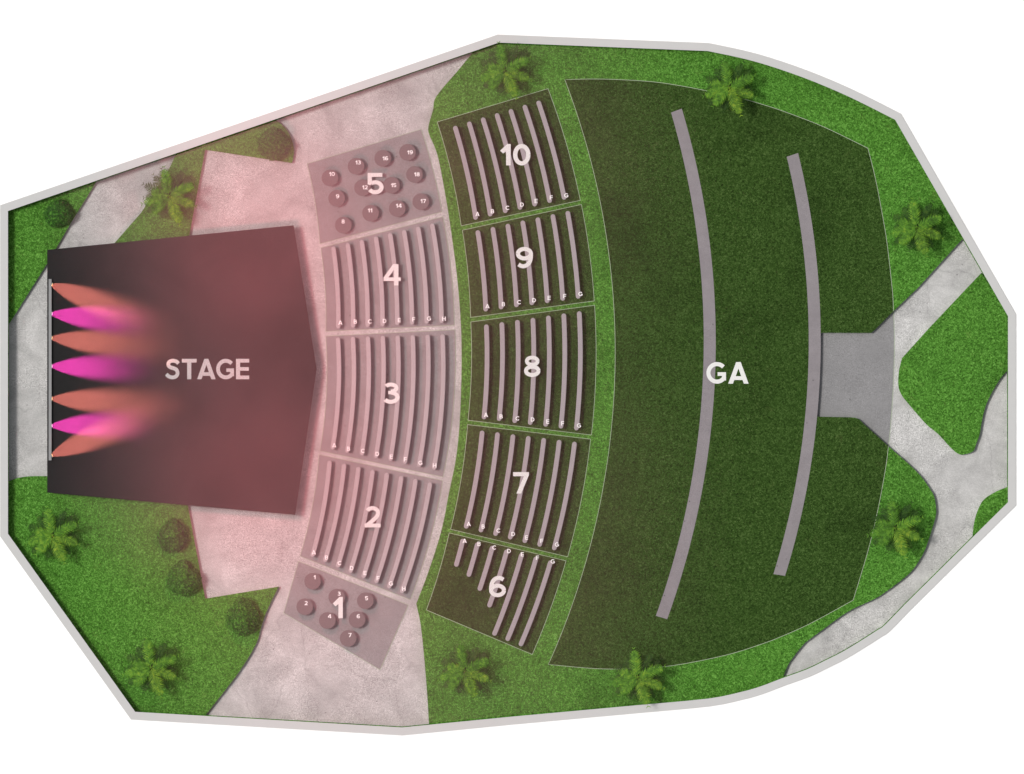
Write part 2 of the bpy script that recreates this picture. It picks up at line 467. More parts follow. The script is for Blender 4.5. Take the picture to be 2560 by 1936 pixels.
ZL = 0.32          # lawn level
lawn_nw = [(18, 529), (242, 453), (176, 560), (120, 656), (18, 818)]
lawn_n = [(442, 381), (688, 297)] + catmull([(688, 299), (712, 320), (727, 344), (735, 374), (730, 408)], 4)[1:] + [(513, 375), (473, 590), (470, 625), (300, 640), (276, 620), (353, 532), (423, 422)]
lawn_sw = [(18, 1205)] + catmull([(20, 1204), (46, 1195), (79, 1191), (135, 1191)], 4) + [(140, 1215), (455, 1235), (469.5, 1264), (513, 1497), (697, 1467)] + \
    catmull([(697, 1467), (669.5, 1522), (653, 1568), (642, 1606), (615, 1654), (581.6, 1702), (512.5, 1790)], 4)[1:] + [(338, 1782), (18, 1337)]
edge_l = catmull([(1185.6, 127), (1145, 176.6), (1091, 241), (1082.5, 275), (1071, 317), (1073.5, 338), (1088, 371), (1097.5, 404), (1109, 463.6), (1124, 553),
                  (1142, 686.5), (1152, 806), (1154, 902), (1152, 997), (1147, 1086), (1138, 1158), (1123, 1229.5), (1104, 1325), (1071, 1430), (1040.6, 1510)], 4) + \
    catmull([(1040.6, 1510), (1051, 1558), (1058.5, 1624), (1067.5, 1729), (1072.6, 1814)], 3)[1:]
edge_se = catmull([(1956.5, 1697), (1968, 1667), (1979, 1649), (2007.6, 1613), (2023.7, 1599), (2056, 1575.5), (2097, 1545), (2131, 1523.5), (2187, 1497.5), (2213.7, 1480.5), (2240.6, 1461),
                   (2275.7, 1432), (2296.7, 1404), (2311.6, 1377), (2323.6, 1344), (2339, 1293), (2340, 1269), (2335.5, 1242), (2323.6, 1221), (2302.6, 1191.5), (2272.7, 1161.6), (2222, 1117), (2159, 1060), (2144, 1047), (2126, 1043.7)], 3)
edge_ne = [(2039, 1042), (2050, 832.6), (2178.6, 832.6), (2189, 823), (2234, 778), (2293.7, 721.4), (2407, 597)]
wall_ne = [(2238, 299)] + top_arc[::-1][1:] + [(1247, 106)]
lawn_main = edge_l + [(1280, 1793), (1609, 1763)] + [p for p in bot_arc[::-1][1:] if p[0] < 1950] + edge_se + edge_ne + wall_ne
lawn_tri = [(2453, 683), (2320.6, 823)] + catmull([(2254.8, 896), (2247, 930.7), (2245.8, 963.6), (2252, 984.5), (2266.8, 1005), (2314.6, 1060), (2344.5, 1085), (2377, 1120), (2395, 1134.7), (2408, 1137), (2432.7, 1128.8), (2440, 1111), (2449, 1087), (2453.6, 1060), (2458, 1038), (2467, 1008), (2485, 972.6), (2506, 939.7), (2521, 925)], 4) + [(2521, 791)]
lawn_se = catmull([(2521, 1217), (2491, 1229), (2461, 1248), (2446, 1272), (2435.7, 1305), (2430.6, 1345)], 4) + [(2521, 1257)]
for pts, lab in ((lawn_nw, 'small grass triangle beside the left end of the path'), (lawn_n, 'grass strip with a palm and a round shrub behind the stage'),
                 (lawn_sw, 'wide bright lawn with three round shrubs below the stage'), (lawn_main, 'large green lawn holding the grass seating'),
                 (lawn_tri, 'grass island inside the fork of the paths'), (lawn_se, 'tiny grass corner by the lower right wall')):
    tag(prism('lawn', pts, -0.02, ZL, M_grass), lab, None, None, 'structure')

# ------------------------------------------------------------------ seating sections
SEC = {
 10: [(1093, 305.4), (1370, 222), (1450.7, 501.4), (1153, 565)],
 9: [(1156, 576), (1453.4, 511.7), (1485.6, 752.8), (1176.4, 794)],
 8: [(1177, 805.4), (1486.4, 763.6), (1478.5, 1088), (1170, 1051)],
 7: [(1169, 1062), (1476.4, 1098.4), (1419, 1392.5), (1126.6, 1323.7)],
 6: [(1123, 1332.8), (1415, 1402.5), (1330.5, 1636.6), (1066, 1525.4)],
 5: [(767.8, 410), (1052.8, 323.5), (1105, 530.5), (799.8, 610)],
 4: [(801.9, 620), (1107, 542), (1135.8, 813.5), (814.6, 829)],
 3: [(814.5, 840.8), (1137.4, 824.7), (1107.6, 1193), (799.8, 1127.8)],
 2: [(797.7, 1136.7), (1107, 1202), (1025.8, 1500), (750, 1391)],
 1: [(746, 1403.4), (1021, 1512.8), (950, 1675), (709, 1533)],
}
def sec_outline(k):
    tl, tr, br, bl = SEC[k]
    if k == 1: return [tl, tr, br, bl]
    rl, rr = (1510, 1817) if k >= 6 else (1150, 1465)
    return bulge(tr, br, rr) + bulge(tl, bl, rl)[::-1]
for k in SEC:
    o = sec_outline(k)
    if k >= 6:
        f = prism('turf_floor', o, ZL-0.05, ZL+0.006, M_dark)
        tag(f, 'darker turf under seating section %s' % NW[k], None, None, 'structure')
        z = ZL+0.006
    else:
        f = prism('paved_floor', o, -0.05, 0.022, M_floor)
        tag(f, 'darker concrete floor under seating section %s' % NW[k], None, None, 'structure')
        z = 0.022
    ln = ribbon('border_line', o, 1.15, z-0.03, z+0.006, M_line, f, closed=True)

# general admission lawn
ga_left = arc3((1412, 199.6), (1538, 882), (1371, 1661.6), 60)
ga_top = catmull([(1412, 199.6), (1474, 198), (1543, 199.3), (1633, 205), (1707.5, 216), (1764, 227), (1833, 241), (1920, 265.7), (1986, 288.7), (2063.5, 319.5), (2169.6, 371)], 4)
ga_r1 = catmull([(2169.6, 371), (2189, 448.6), (2210, 560), (2219, 620), (2231, 727), (2233.6, 778)], 4)
ga_rm = catmull([(2233.6, 778), (2236, 847), (2234, 948.6), (2227, 1060), (2221, 1116)], 4)
ga_r2 = catmull([(2221, 1116), (2214.5, 1167.6), (2196.5, 1266), (2171, 1374), (2133, 1500.7)], 4)
ga_bot = catmull([(2133, 1500.7), (2029, 1557.6), (1953.8, 1591.6), (1900, 1612), (1812, 1639), (1680.6, 1664.6), (1579, 1672), (1489, 1672), (1371, 1661.6)], 4)
notch = [(2189, 823), (2178.6, 832.6), (2050.5, 832.6), (2039.5, 1042), (2126, 1043.7), (2144, 1047), (2159, 1060)]
ga_lawn = ga_top + ga_r1[1:] + notch + ga_r2 + ga_bot[1:] + ga_left[::-1][1:-1]
f = prism('general_admission_lawn', ga_lawn, ZL-0.05, ZL+0.006, M_dark)
tag(f, 'broad dark green lawn marked GA with two curved walks', None, None, 'structure')
ribbon('border_line', ga_r2 + ga_bot[1:] + ga_left[::-1][1:] + ga_top[1:] + ga_r1[1:], 1.15, ZL-0.02, ZL+0.012, M_line, f)
ribbon('border_line', ga_rm, 1.3, -0.02, 0.014, M_line, f)
pd = prism('path', [(2044, 834), (2178.6, 832.6), (2189, 823)] + ga_rm + [(2159, 1060), (2144, 1047), (2126, 1043.7), (2034, 1042)], -0.05, 0.006, M_patch)
tag(pd, 'darker grey paved landing where the path enters the GA lawn', None, None, 'structure')
s1 = arc3((1677.6, 281.8), (1759.3, 840), (1639.6, 1540), 60) + arc3((1704.5, 272), (1789.3, 840), (1668, 1548.6), 60)[::-1]
s2 = arc3((1966.8, 392.4), (2021.8, 850), (1933.5, 1435.8), 60) + arc3((1995.3, 383), (2051.8, 850), (1962.7, 1440), 60)[::-1]
tag(prism('path', s1, -0.01, ZL+0.012, M_strip), 'long curved mauve grey walk crossing the GA lettering', None, None, 'structure')
tag(prism('path', s2, -0.01, ZL+0.012, M_strip), 'shorter curved mauve grey walk meeting the paved landing', None, None, 'structure')

# ------------------------------------------------------------------ benches
def zp(o, s, pts): return [(o[0]+x/s, o[1]+y/s) for x, y in pts]
B = {}
B[10] = ((1080, 210), 4.4025, [(258,488),(412,441),(564,396),(717,349),(870,304),(1023,257),(1175,211)], [(480,1470),(641,1433),(807,1397),(969,1360),(1130,1323),(1295,1285),(1454,1250)],
         [(500,1433),(665,1403),(830,1365),(990,1330),(1145,1290),(1312,1252),(1477,1228)])
B[9] = ((1140, 500), 5.578, [(306,457),(516,412),(724,367),(933,322),(1142,278),(1352,233),(1560,188)], [(415,1524),(630,1494),(843,1464),(1058,1436),(1272,1407),(1488,1375),(1704,1346)],
        [(438,1483),(661,1455),(878,1427),(1088,1400),(1298,1368),(1515,1343),(1735,1312)])
B[8] = ((1150, 750), 4.78, [(316,322),(501,296),(687,269),(872,244),(1057,217),(1241,191),(1426,165)], [(288,1400),(469,1420),(655,1445),(840,1467),(1025,1488),(1207,1510),(1392,1532)],
        [(310,1375),(491,1393),(686,1417),(867,1430),(1048,1455),(1226,1477),(1421,1502)])
B[7] = ((1110, 1050), 4.648, [(443,153),(622,173),(801,196),(980,216),(1159,238),(1338,260),(1516,282)], [(259,1237),(430,1280),(600,1322),(770,1363),(940,1405),(1112,1447),(1282,1488)],
        [(287,1210),(455,1240),(632,1287),(804,1327),(958,1368),(1135,1407),(1311,1449)])
B[6] = ((1050, 1310), 4.92, [(525,213),(705,258),(887,300),(1064,345),(1247,390),(1425,434),(1603,480)], [(448,500),(602,624),(737,796),(856,1000),(918,1348),(1080,1413),(1243,1478)],
        [(549,210),(726,247),(912,292),(1094,335),(1258,375),(1444,418),(1632,463)])
B[4] = ((780, 530), 5.397, [(290,500),(484,455),(673,410),(865,363),(1057,318),(1245,275),(1435,230),(1625,187)], [(355,1545),(555,1535),(752,1525),(952,1515),(1152,1500),(1350,1492),(1548,1480),(1750,1470)],
        [(382,1495),(584,1482),(780,1480),(979,1473),(1178,1462),(1372,1452),(1578,1440),(1780,1442)])
B[3] = ((780, 810), 4.289, [(279,172),(440,163),(600,160),(760,155),(920,150),(1081,145),(1242,140),(1401,135)], [(222,1326),(378,1360),(535,1388),(687,1418),(842,1447),(996,1480),(1150,1512),(1310,1543)],
        [(238,1302),(391,1340),(545,1362),(700,1395),(851,1425),(1001,1453),(1162,1490),(1315,1519)])
B[2] = ((730, 1120), 4.1825, [(393,158),(545,190),(694,222),(842,254),(992,285),(1142,318),(1291,350),(1442,385)], [(217,1118),(347,1173),(482,1230),(613,1285),(749,1340),(883,1393),(1018,1448),(1153,1497)],
        [(228,1093),(361,1147),(497,1205),(624,1258),(764,1309),(900,1363),(1034,1419),(1169,1473)])
BH = 0.50
def bench_outline(a, b, R, r):
    pts = bulge(a, b, R, 18)
    L, Rr = [], []
    for i, p in enumerate(pts):
        q = pts[max(i-1, 0)]; s = pts[min(i+1, len(pts)-1)]
        l = hypot(s[0]-q[0], s[1]-q[1]); nx, ny = -(s[1]-q[1])/l, (s[0]-q[0])/l
        L.append((p[0]+nx*r, p[1]+ny*r)); Rr.append((p[0]-nx*r, p[1]-ny*r))
    def cap(p, q):
        t = atan2(q[1]-p[1], q[0]-p[0]); c = ((p[0]+q[0])/2, (p[1]+q[1])/2)
        return [(c[0]+r*cos(t+pi*(1-k/6)), c[1]+r*sin(t+pi*(1-k/6))) for k in range(1, 6)]
    def capdir(p, q, away):
        t = atan2(p[1]-q[1], p[0]-q[0]); c = ((p[0]+q[0])/2, (p[1]+q[1])/2)
        out = []
        for sg in (1, -1):
            m = (c[0]+r*cos(t+sg*pi/2), c[1]+r*sin(t+sg*pi/2))
            if (m[0]-c[0])*away[0]+(m[1]-c[1])*away[1] > 0:
                out = [(c[0]+r*cos(t+sg*pi*k/6), c[1]+r*sin(t+sg*pi*k/6)) for k in range(1, 6)]
        return out
    e = capdir(L[-1], Rr[-1], (pts[-1][0]-pts[-2][0], pts[-1][1]-pts[-2][1]))
    s = capdir(Rr[0], L[0], (pts[0][0]-pts[1][0], pts[0][1]-pts[1][1]))
    return L + e + Rr[::-1] + s
for sec, (o, s, tops, bots, lets) in B.items():
    tp, bt, lt = zp(o, s, tops), zp(o, s, bots), zp(o, s, lets)
    zf = ZL+0.006 if sec >= 6 else 0.022
    mat = M_bench if sec >= 6 else M_bench2
    n = len(tp)
    for i in range(n):
        ch = 'ABCDEFGH'[i]
        R = hypot((tp[i][0]+bt[i][0])/2+327, (tp[i][1]+bt[i][1])/2-882)
        mid = ((tp[i][0]+bt[i][0])/2, (tp[i][1]+bt[i][1])/2)
        b = empty('bench', W(mid, zf))
        look = 'mauve grey' if sec >= 6 else 'pale pinkish grey'
        if sec == 6 and i < 4:
            size = ('shortest', 'second shortest', 'half length', 'three quarter length')[i]
            lab = '%s %s bench lettered %s on turf in section six' % (size, look, ch)
        else:
            lab = '%s curved bench lettered %s on %s in section %s' % (look, ch, 'dark turf' if sec >= 6 else 'grey paving', NW[sec])
        tag(b, lab, 'bench', 'curved benches in section %s' % NW[sec])
        prism('seat', bench_outline(tp[i], bt[i], R, 6.0 if sec >= 6 else 5.7), zf+BH-0.08, zf+BH, mat, b, 0.022)
        prism('support', bench_outline(tp[i], bt[i], R, 4.4), zf-0.03, zf+BH-0.079, mat, b)
        cx, cy = lt[i]
        lettering('letter', ch, cx, cy-5.3, None, cy+5.3, zf+BH+0.003, 0.008, M_ltr, b, 0.034)

# ------------------------------------------------------------------ tables
T5 = ((760, 310), 5.397, {10:(350,730),13:(702,572),16:(1062,465),19:(1397,385),9:(440,1005),12:(790,862),15:(1180,828),18:(1490,683),8:(530,1367),11:(898,1205),14:(1258,1143),17:(1577,1050)},
      {10:(377,677),13:(730,521),16:(1097,465),19:(1430,385),9:(453,978),12:(822,857),15:(1208,828),18:(1523,681),8:(528,1318),11:(890,1168),14:(1278,1105),17:(1608,1042)})
T1 = ((700, 1390), 5.578, {1:(455,355),2:(345,710),3:(792,577),4:(660,903),5:(1190,627),6:(1075,890),7:(950,1152)},
      {1:(482,298),2:(364,660),3:(825,528),4:(692,843),5:(1208,592),6:(1092,843),7:(976,1105)})
TH = 0.45
for sec, (o, s, tabs, nums) in ((5, T5), (1, T1)):
    for num in sorted(tabs):
        c = zp(o, s, [tabs[num]])[0]; q = zp(o, s, [nums[num]])[0]
        zf = 0.022
        w = W(c, zf)
        t = empty('round_table', w)
        tag(t, 'round brown table bearing the white number %s on paving in section %s' % (NW[num], NW[sec]), 'table', 'round tables in section %s' % NW[sec])
        r = 20.8*S
        bm = bmesh.new()
        add_lathe(bm, w, [(0, zf+TH-0.035), (r-0.012, zf+TH-0.035), (r, zf+TH-0.025), (r, zf+TH-0.006), (r-0.008, zf+TH), (0, zf+TH)], 56)
        link_mesh('table_top', bm, M_table, t)
        bm = bmesh.new()
        add_lathe(bm, w, [(0, zf), (0.24, zf), (0.24, zf+0.02), (0.05, zf+0.05), (0.04, zf+0.10), (0.04, zf+TH-0.10), (0.12, zf+TH-0.036), (0, zf+TH-0.036)], 24)
        link_mesh('pedestal', bm, M_black, t)
        lettering('number', str(num), q[0], q[1]-5.0, None, q[1]+5.0, zf+TH+0.003, 0.006, M_ltr, t, 0.034)

# ------------------------------------------------------------------ section numbers and ground lettering
NUM = {10: (1250.4, 360.4, 1326, 414), 9: (1289.7, 617.8, 1332.4, 671.2), 8: (1310, 889.7, 1351, 942.9), 7: (1282.8, 1180.8, 1322.3, 1234.4), 6: (1222.8, 1440, 1265, 1493.3),
       5: (919, 432.7, 959, 486), 4: (958.8, 660.8, 1002, 714), 3: (958.8, 956.9, 999, 1010), 2: (911.7, 1265.8, 951.6, 1319), 1: (832, 1492.7, 857, 1546)}
for k, (x0, y0, x1, y1) in NUM.items():
    zb = (ZL+0.006 if k >= 6 else 0.022)
    z = zb + (TH if k in (1, 5) else BH) + 0.014
    e = empty('section_number', W(((x0+x1)/2, (y0+y1)/2), z))
    where = 'numbered tables' if k in (1, 5) else 'benches'
    tag(e, 'large white numeral %s lying across the %s of its section' % (NW[k], where), 'number sign', 'white section numbers')
    lettering('numeral', str(k), x0, y0, x1, y1, z, 0.012, M_text, e, 0.03)
st = lettering('ground_lettering', 'GA', 1766, 905.5, 1871.5, 959.7, ZL+0.014, 0.006, M_text, None, 0.03)
tag(st, 'large white GA lettering across the lawn and curved walk', 'lettering')

# ------------------------------------------------------------------ stage
DZ = 1.15
stage = empty('stage', W((440, 925), 0))
tag(stage, 'black five-sided raised stage deck reading STAGE, lit by coloured beams', 'stage')
deck = [(118, 625), (734, 563.7), (791.5, 922.4), (738, 1287.5), (118, 1232)]
prism('deck', deck, DZ-0.12, DZ, M_stage, stage, 0.012)
prism('skirt', offset(deck, -4), -0.1, DZ-0.121, M_black, stage)
lettering('lettering', 'STAGE', 412.7, 897.5, 623, 948.7, DZ+0.003, 0.004, M_stext, stage, 0.03)

bar = empty('light_bar', W((125.3, 925), DZ))
tag(bar, 'long grey lamp bar along the back edge of the stage', 'lamp bar')
prism('rail', [(121.5, 698), (129, 698), (129, 1151.5), (121.5, 1151.5)], DZ+0.06, DZ+0.24, M_steel, bar, 0.01)
bm = bmesh.new()
for y in (720, 830, 925, 1020, 1130):
    w = W((125.3, y)); add_box(bm, w, 0.12, 0.14, DZ-0.002, DZ+0.061)
link_mesh('foot', bm, M_black, bar)

LAMPH = 0.16
LAMPS = [(712, 'orange', 21.0), (784.6, 'magenta', 6.0), (845.3, 'orange', 5.5), (916, 'magenta', 1.5), (997.5, 'orange', 2.5), (1065, 'magenta', -1.0), (1139, 'orange', -23.0)]
LC = {'orange': ((1.0, 0.25, 0.19), (1.0, 0.55, 0.25)), 'magenta': ((1.0, 0.05, 0.50), (1.0, 0.45, 0.7))}
M_lens = {k: emit_mat('lit_%s_lens' % k, v[1], 3.0) for k, v in LC.items()}
ORD = ['first', 'second', 'third', 'fourth', 'fifth', 'sixth', 'seventh']
BEAM_E = {'orange': 25.0, 'magenta': 37.0}
DOWN = -1.0
def beam_nodes(L, colr, h, k, fade0, fade1):
    """Asymmetric reflector: spreads the light evenly along the deck as a petal-shaped pool."""
    L.use_nodes = True
    nt = L.node_tree; em = nt.nodes['Emission']
    nrm = ND(nt, 'ShaderNodeTexCoord').outputs['Normal']
    sp = ND(nt, 'ShaderNodeSeparateXYZ'); nt.links.new(nrm, sp.inputs[0])
    dx, dy, dz = sp.outputs
    ady = MATH(nt, 'MAXIMUM', MATH(nt, 'MULTIPLY', dy, DOWN), 0.002)
    X = MATH(nt, 'MULTIPLY', MATH(nt, 'DIVIDE', MATH(nt, 'ABSOLUTE', dz), ady), h)
    Y = MATH(nt, 'MULTIPLY', MATH(nt, 'DIVIDE', MATH(nt, 'ABSOLUTE', dx), ady), h)
    ex = MATH(nt, 'POWER', 2.71828, MATH(nt, 'MULTIPLY', MATH(nt, 'ADD', X, 0.22), -1/1.55))
    w = MATH(nt, 'MULTIPLY', MATH(nt, 'SUBTRACT', 1.0, ex), 0.82)
    soft = MATH(nt, 'ADD', 0.08, MATH(nt, 'MULTIPLY', X, 0.17))
    lo = MATH(nt, 'MULTIPLY', w, MATH(nt, 'SUBTRACT', 1.0, soft))
    hi = MATH(nt, 'MULTIPLY', w, MATH(nt, 'ADD', 1.0, MATH(nt, 'MULTIPLY', soft, 0.6)))
    mk = MATH(nt, 'SUBTRACT', 1.0, MAPR(nt, Y, lo, hi, 0.0, 1.0, True))
    fd = MATH(nt, 'POWER', MATH(nt, 'SUBTRACT', 1.0, MAPR(nt, X, fade0, fade1, 0.0, 1.0, True)), 1.5)
    # faint lengthwise streaks of the reflector
    ang = MATH(nt, 'DIVIDE', dx, MATH(nt, 'MAXIMUM', MATH(nt, 'ABSOLUTE', dz), 0.01))
    cb = ND(nt, 'ShaderNodeCombineXYZ'); nt.links.new(MATH(nt, 'MULTIPLY', ang, 30.0), cb.inputs[0])
    stv = MAPR(nt, NOISE(nt, cb.outputs[0], 1.0, 3.0, 0.6), 0.3, 0.7, 0.78, 1.18)
    r3 = MATH(nt, 'POWER', MATH(nt, 'DIVIDE', 1.0, ady), 3.0)
    s = MATH(nt, 'MULTIPLY', MATH(nt, 'MULTIPLY', mk, fd), MATH(nt, 'MULTIPLY', r3, stv))
    nt.links.new(MATH(nt, 'MULTIPLY', s, k), em.inputs['Strength'])
    em.inputs['Color'].default_value = (*colr, 1)
for i, (y, cn, ang) in enumerate(LAMPS):
    p = W((127.5, y), DZ+LAMPH)
    e = empty('stage_lamp', p)
    tag(e, '%s stage lamp from the top of the bar, throwing %s %s beam' % (ORD[i], 'an' if cn == 'orange' else 'a', cn), 'stage lamp', 'lamps along the stage light bar')
    bm = bmesh.new()
    rot = Matrix.Rotation(radians(-ang), 4, 'Z')
    tmp = bmesh.new()
    add_lathe(bm, (0, 0, 0), [(0, -0.02), (0.10, -0.02), (0.15, 0.04), (0.165, 0.055), (0.150, 0.055), (0.13, 0.03), (0, 0.03)], 24)
    tmp.free()
    M = Matrix.Translation(p) @ rot @ Matrix.Rotation(pi/2, 4, 'Y')
    bmesh.ops.transform(bm, matrix=M, verts=bm.verts)
    link_mesh('housing', bm, M_steel, e, True)
    bm = bmesh.new()
    add_lathe(bm, (0, 0, 0), [(0, 0.075), (0.07, 0.07), (0.12, 0.045), (0.13, 0.031)], 24)
    bmesh.ops.transform(bm, matrix=M, verts=bm.verts)
    link_mesh('lens', bm, M_lens[cn], e, True)
    L = bpy.data.lights.new('beam_light', 'SPOT')
    L.spot_size = radians(178); L.spot_blend = 0.0; L.shadow_soft_size = 0.0
    L.color = (1, 1, 1)
    L.energy = 1.0
    if cn == 'orange': beam_nodes(L, LC[cn][0], LAMPH, BEAM_E[cn], 1.2, 9.2)
    else: beam_nodes(L, LC[cn][0], LAMPH, BEAM_E[cn], 0.8, 6.8)
    lo = bpy.data.objects.new('beam_light', L); col.objects.link(lo)
    d = rot @ Vector((1, 0, 0))
    lo.location = p + d*0.09
    zax = -d; yax = Vector((0, 0, 1)); xax = yax.cross(zax)
    m3 = Matrix((xax, yax, zax)).transposed()
    lo.rotation_euler = m3.to_euler()

# ------------------------------------------------------------------ palms
def frond(name, ang, length, droop, width, mat, parent, seed, lift=0.55, z0=1.05):
    r = random.Random(seed)
    bm = bmesh.new()
    ca, sa = cos(ang), sin(ang)
    n = 26
    def mid(t):
        d = length*t
        return Vector((ca*d, sa*d, z0 + lift*sin(t*pi*0.55)*length*0.5 - droop*t*t*length))
    side = Vector((-sa, ca, 0))
    prev = None
    for i in range(n+1):                            # rachis
        t = i/n; c = mid(t); w = 0.022*(1-0.8*t)
        q = [bm.verts.new(c+side*w), bm.verts.new(c+Vector((0, 0, w))), bm.verts.new(c-side*w)]
        if prev:
            bm.faces.new((prev[0], prev[1], q[1], q[0])); bm.faces.new((prev[1], prev[2], q[2], q[1]))
        prev = q
    for i in range(2, n+1):
        t = i/n
        prof = sin(min(1.0, 0.12+t*0.95)*pi)**0.55 if t < 0.97 else 0.35
        for sg in (1, -1):
            L = width*prof*r.uniform(0.85, 1.12)
            base = mid(t)
            out = (Vector((ca, sa, 0))*r.uniform(0.55, 0.8) + side*sg*r.uniform(0.85, 1.0)).normalized()
            dz = -r.uniform(0.05, 0.30)
            w = length/n*0.5
            fw = Vector((ca, sa, 0))*w
            p1 = base + out*L*0.55 + Vector((0, 0, dz*L*0.35+0.02)); p2 = base + out*L + Vector((0, 0, dz*L))
            a, b_ = bm.verts.new(base-fw*0.7), bm.verts.new(base+fw*0.7)
            c, d = bm.verts.new(p1+fw*0.8), bm.verts.new(p1-fw*0.8)
            e = bm.verts.new(p2)
            bm.faces.new((a, b_, c, d)); bm.faces.new((d, c, e))
    return link_mesh(name, bm, mat, parent)
def palm_proto():
    root = empty('palm_tree', (0, 0, 0))
    bm = bmesh.new()
    prof = [(0.0, -0.02), (0.17, -0.02)]
    for k in range(13):
        z = k*0.11
        prof += [(0.145-0.003*k, z+0.02), (0.125-0.003*k, z+0.10)]
    prof += [(0.08, 1.50), (0, 1.55)]
    add_lathe(bm, (0, 0, 0), prof, 14)
    link_mesh('trunk', bm, M_trunk, root)
    # (dx, dy in the plan, lying lower / higher, look)
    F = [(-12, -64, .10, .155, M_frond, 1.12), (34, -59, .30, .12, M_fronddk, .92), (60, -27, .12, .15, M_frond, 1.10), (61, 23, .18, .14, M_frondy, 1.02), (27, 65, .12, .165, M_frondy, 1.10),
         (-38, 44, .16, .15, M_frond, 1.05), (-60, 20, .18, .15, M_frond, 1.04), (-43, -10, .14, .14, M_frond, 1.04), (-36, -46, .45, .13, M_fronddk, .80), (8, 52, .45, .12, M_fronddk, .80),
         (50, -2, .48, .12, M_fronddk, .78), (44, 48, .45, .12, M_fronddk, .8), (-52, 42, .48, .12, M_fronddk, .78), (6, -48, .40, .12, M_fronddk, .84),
         (-58, -24, .5, .15, M_fronddk, .74), (-18, -60, .5, .15, M_fronddk, .74), (52, -44, .5, .15, M_fronddk, .74), (-14, 56, .5, .15, M_fronddk, .74), (58, 8, .5, .15, M_fronddk, .72), (-56, 6, .5, .15, M_fronddk, .72)]  # dense dark underlayer, added in place of shadow around the crown
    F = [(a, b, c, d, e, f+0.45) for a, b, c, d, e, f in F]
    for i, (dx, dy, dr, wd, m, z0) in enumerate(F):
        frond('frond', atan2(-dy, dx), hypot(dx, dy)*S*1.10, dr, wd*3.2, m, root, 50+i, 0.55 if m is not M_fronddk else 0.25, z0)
    return root
def copy_tree(o, parent=None):
    c = o.copy(); col.objects.link(c)
    if parent is not None: c.parent = parent
    for ch in list(o.children): copy_tree(ch, c)
    return c
PALMS = [((428, 489), 'palm tree on the grass strip above the stage, bathed in pink light'),
         ((1267, 176), 'palm tree by the upper wall corner, above section 10'),
         ((1829, 219), 'palm tree straddling the upper edge line of the GA lawn'),
         ((2297, 568), 'palm tree right of the GA lawn, just above the diagonal path'),
         ((2244, 1320), 'palm tree right of the GA lawn inside the bend of the path'),
         ((1600, 1693), 'palm tree straddling the lower edge line of the GA lawn'),
         ((1167, 1677), 'palm tree on the lawn just below section 6'),
         ((383, 1669), 'palm tree near the lower left wall corner of the wide lawn'),
         ((137, 1338), 'palm tree by the left wall below the stage corner')]
proto = palm_proto()
for i, (p, lab) in enumerate(PALMS):
    o = proto if i == 0 else copy_tree(proto)
    o.location = W((p[0]-6, p[1]), ZL)
    k = 1.0 if i == 0 else rnd.uniform(0.97, 1.03)
    o.scale = (k, k, k); o.rotation_euler.z = rnd.uniform(-0.06, 0.06)
    tag(o, lab, 'palm tree', 'palm trees on the lawns')

# ------------------------------------------------------------------ shrubs
def shrub(p, rw, rh, label, seed, hgt=1.2):
    r = random.Random(seed)
    root = empty('shrub', W(p, ZL))
    bm = bmesh.new()
    add_lathe(bm, (root.location.x, root.location.y), [(0, ZL-0.02), (0.06, ZL-0.02), (0.05, ZL+0.3), (0.03, ZL+0.7), (0, ZL+0.72)], 8)
    link_mesh('stem', bm, M_trunk, root)
    bm = bmesh.new()
    c = Vector((root.location.x, root.location.y, ZL))
    lumps = [(r.uniform(0, 2*pi), r.uniform(0.1, 1.3), r.uniform(-0.13, 0.13)) for _ in range(44)]
    N = 4600
    for i in range(N):
        u = r.random(); th = r.uniform(0, 2*pi)
        el = math.asin(u**0.72)                      # elevation on the dome
        rad = r.uniform(0.86, 1.04) if r.random() < 0.85 else r.uniform(0.55, 0.9)
        for la, le, lw in lumps:
            d2 = (cos(th-la)-1)**2+sin(th-la)**2+(el-le)**2
            rad += lw*math.exp(-d2*16)
        yy = sin(th)*cos(el)
        taper = 1.0 - 0.34*max(0.0, yy) + 0.04*min(0.0, yy)
        q = Vector((cos(th)*cos(el)*rw*rad*taper, yy*rh*rad, 0.10+sin(el)*hgt*rad))
        nrm = Vector((q.x/rw**2, q.y/rh**2, (q.z-0.1)/hgt**2)).normalized()
        nrm = (nrm*0.8 + Vector((r.gauss(0, .4), r.gauss(0, .4), 0.55+r.gauss(0, .3)))).normalized()
        t1 = nrm.cross(Vector((r.gauss(0, 1), r.gauss(0, 1), r.gauss(0, 1)))).normalized(); t2 = nrm.cross(t1)
        l = r.uniform(0.04, 0.075); w = l*0.55
        vs = [bm.verts.new(c+q-t1*l), bm.verts.new(c+q+t2*w+nrm*0.01), bm.verts.new(c+q+t1*l), bm.verts.new(c+q-t2*w+nrm*0.01)]
        bm.faces.new(vs)
    link_mesh('foliage', bm, M_shrub, root)
    tag(root, label, 'shrub', 'round clipped shrubs')
shrub((432, 1341), 39*S, 41*S, 'round green shrub closest to the lower edge of the stage', 11)
shrub((459, 1446), 43*S, 45*S, 'round dark green shrub against the straight pavement edge, middle of three', 12)
shrub((607, 1541), 43*S, 46*S, 'round shrub in the pointed corner of lawn beside section 1', 13)
shrub((146, 534), 37*S, 35*S, 'dark round shrub in the grass triangle by the upper left wall', 14)
shrub((684, 360), 42*S, 40*S, 'olive round shrub on the rounded end of the upper grass strip', 15)

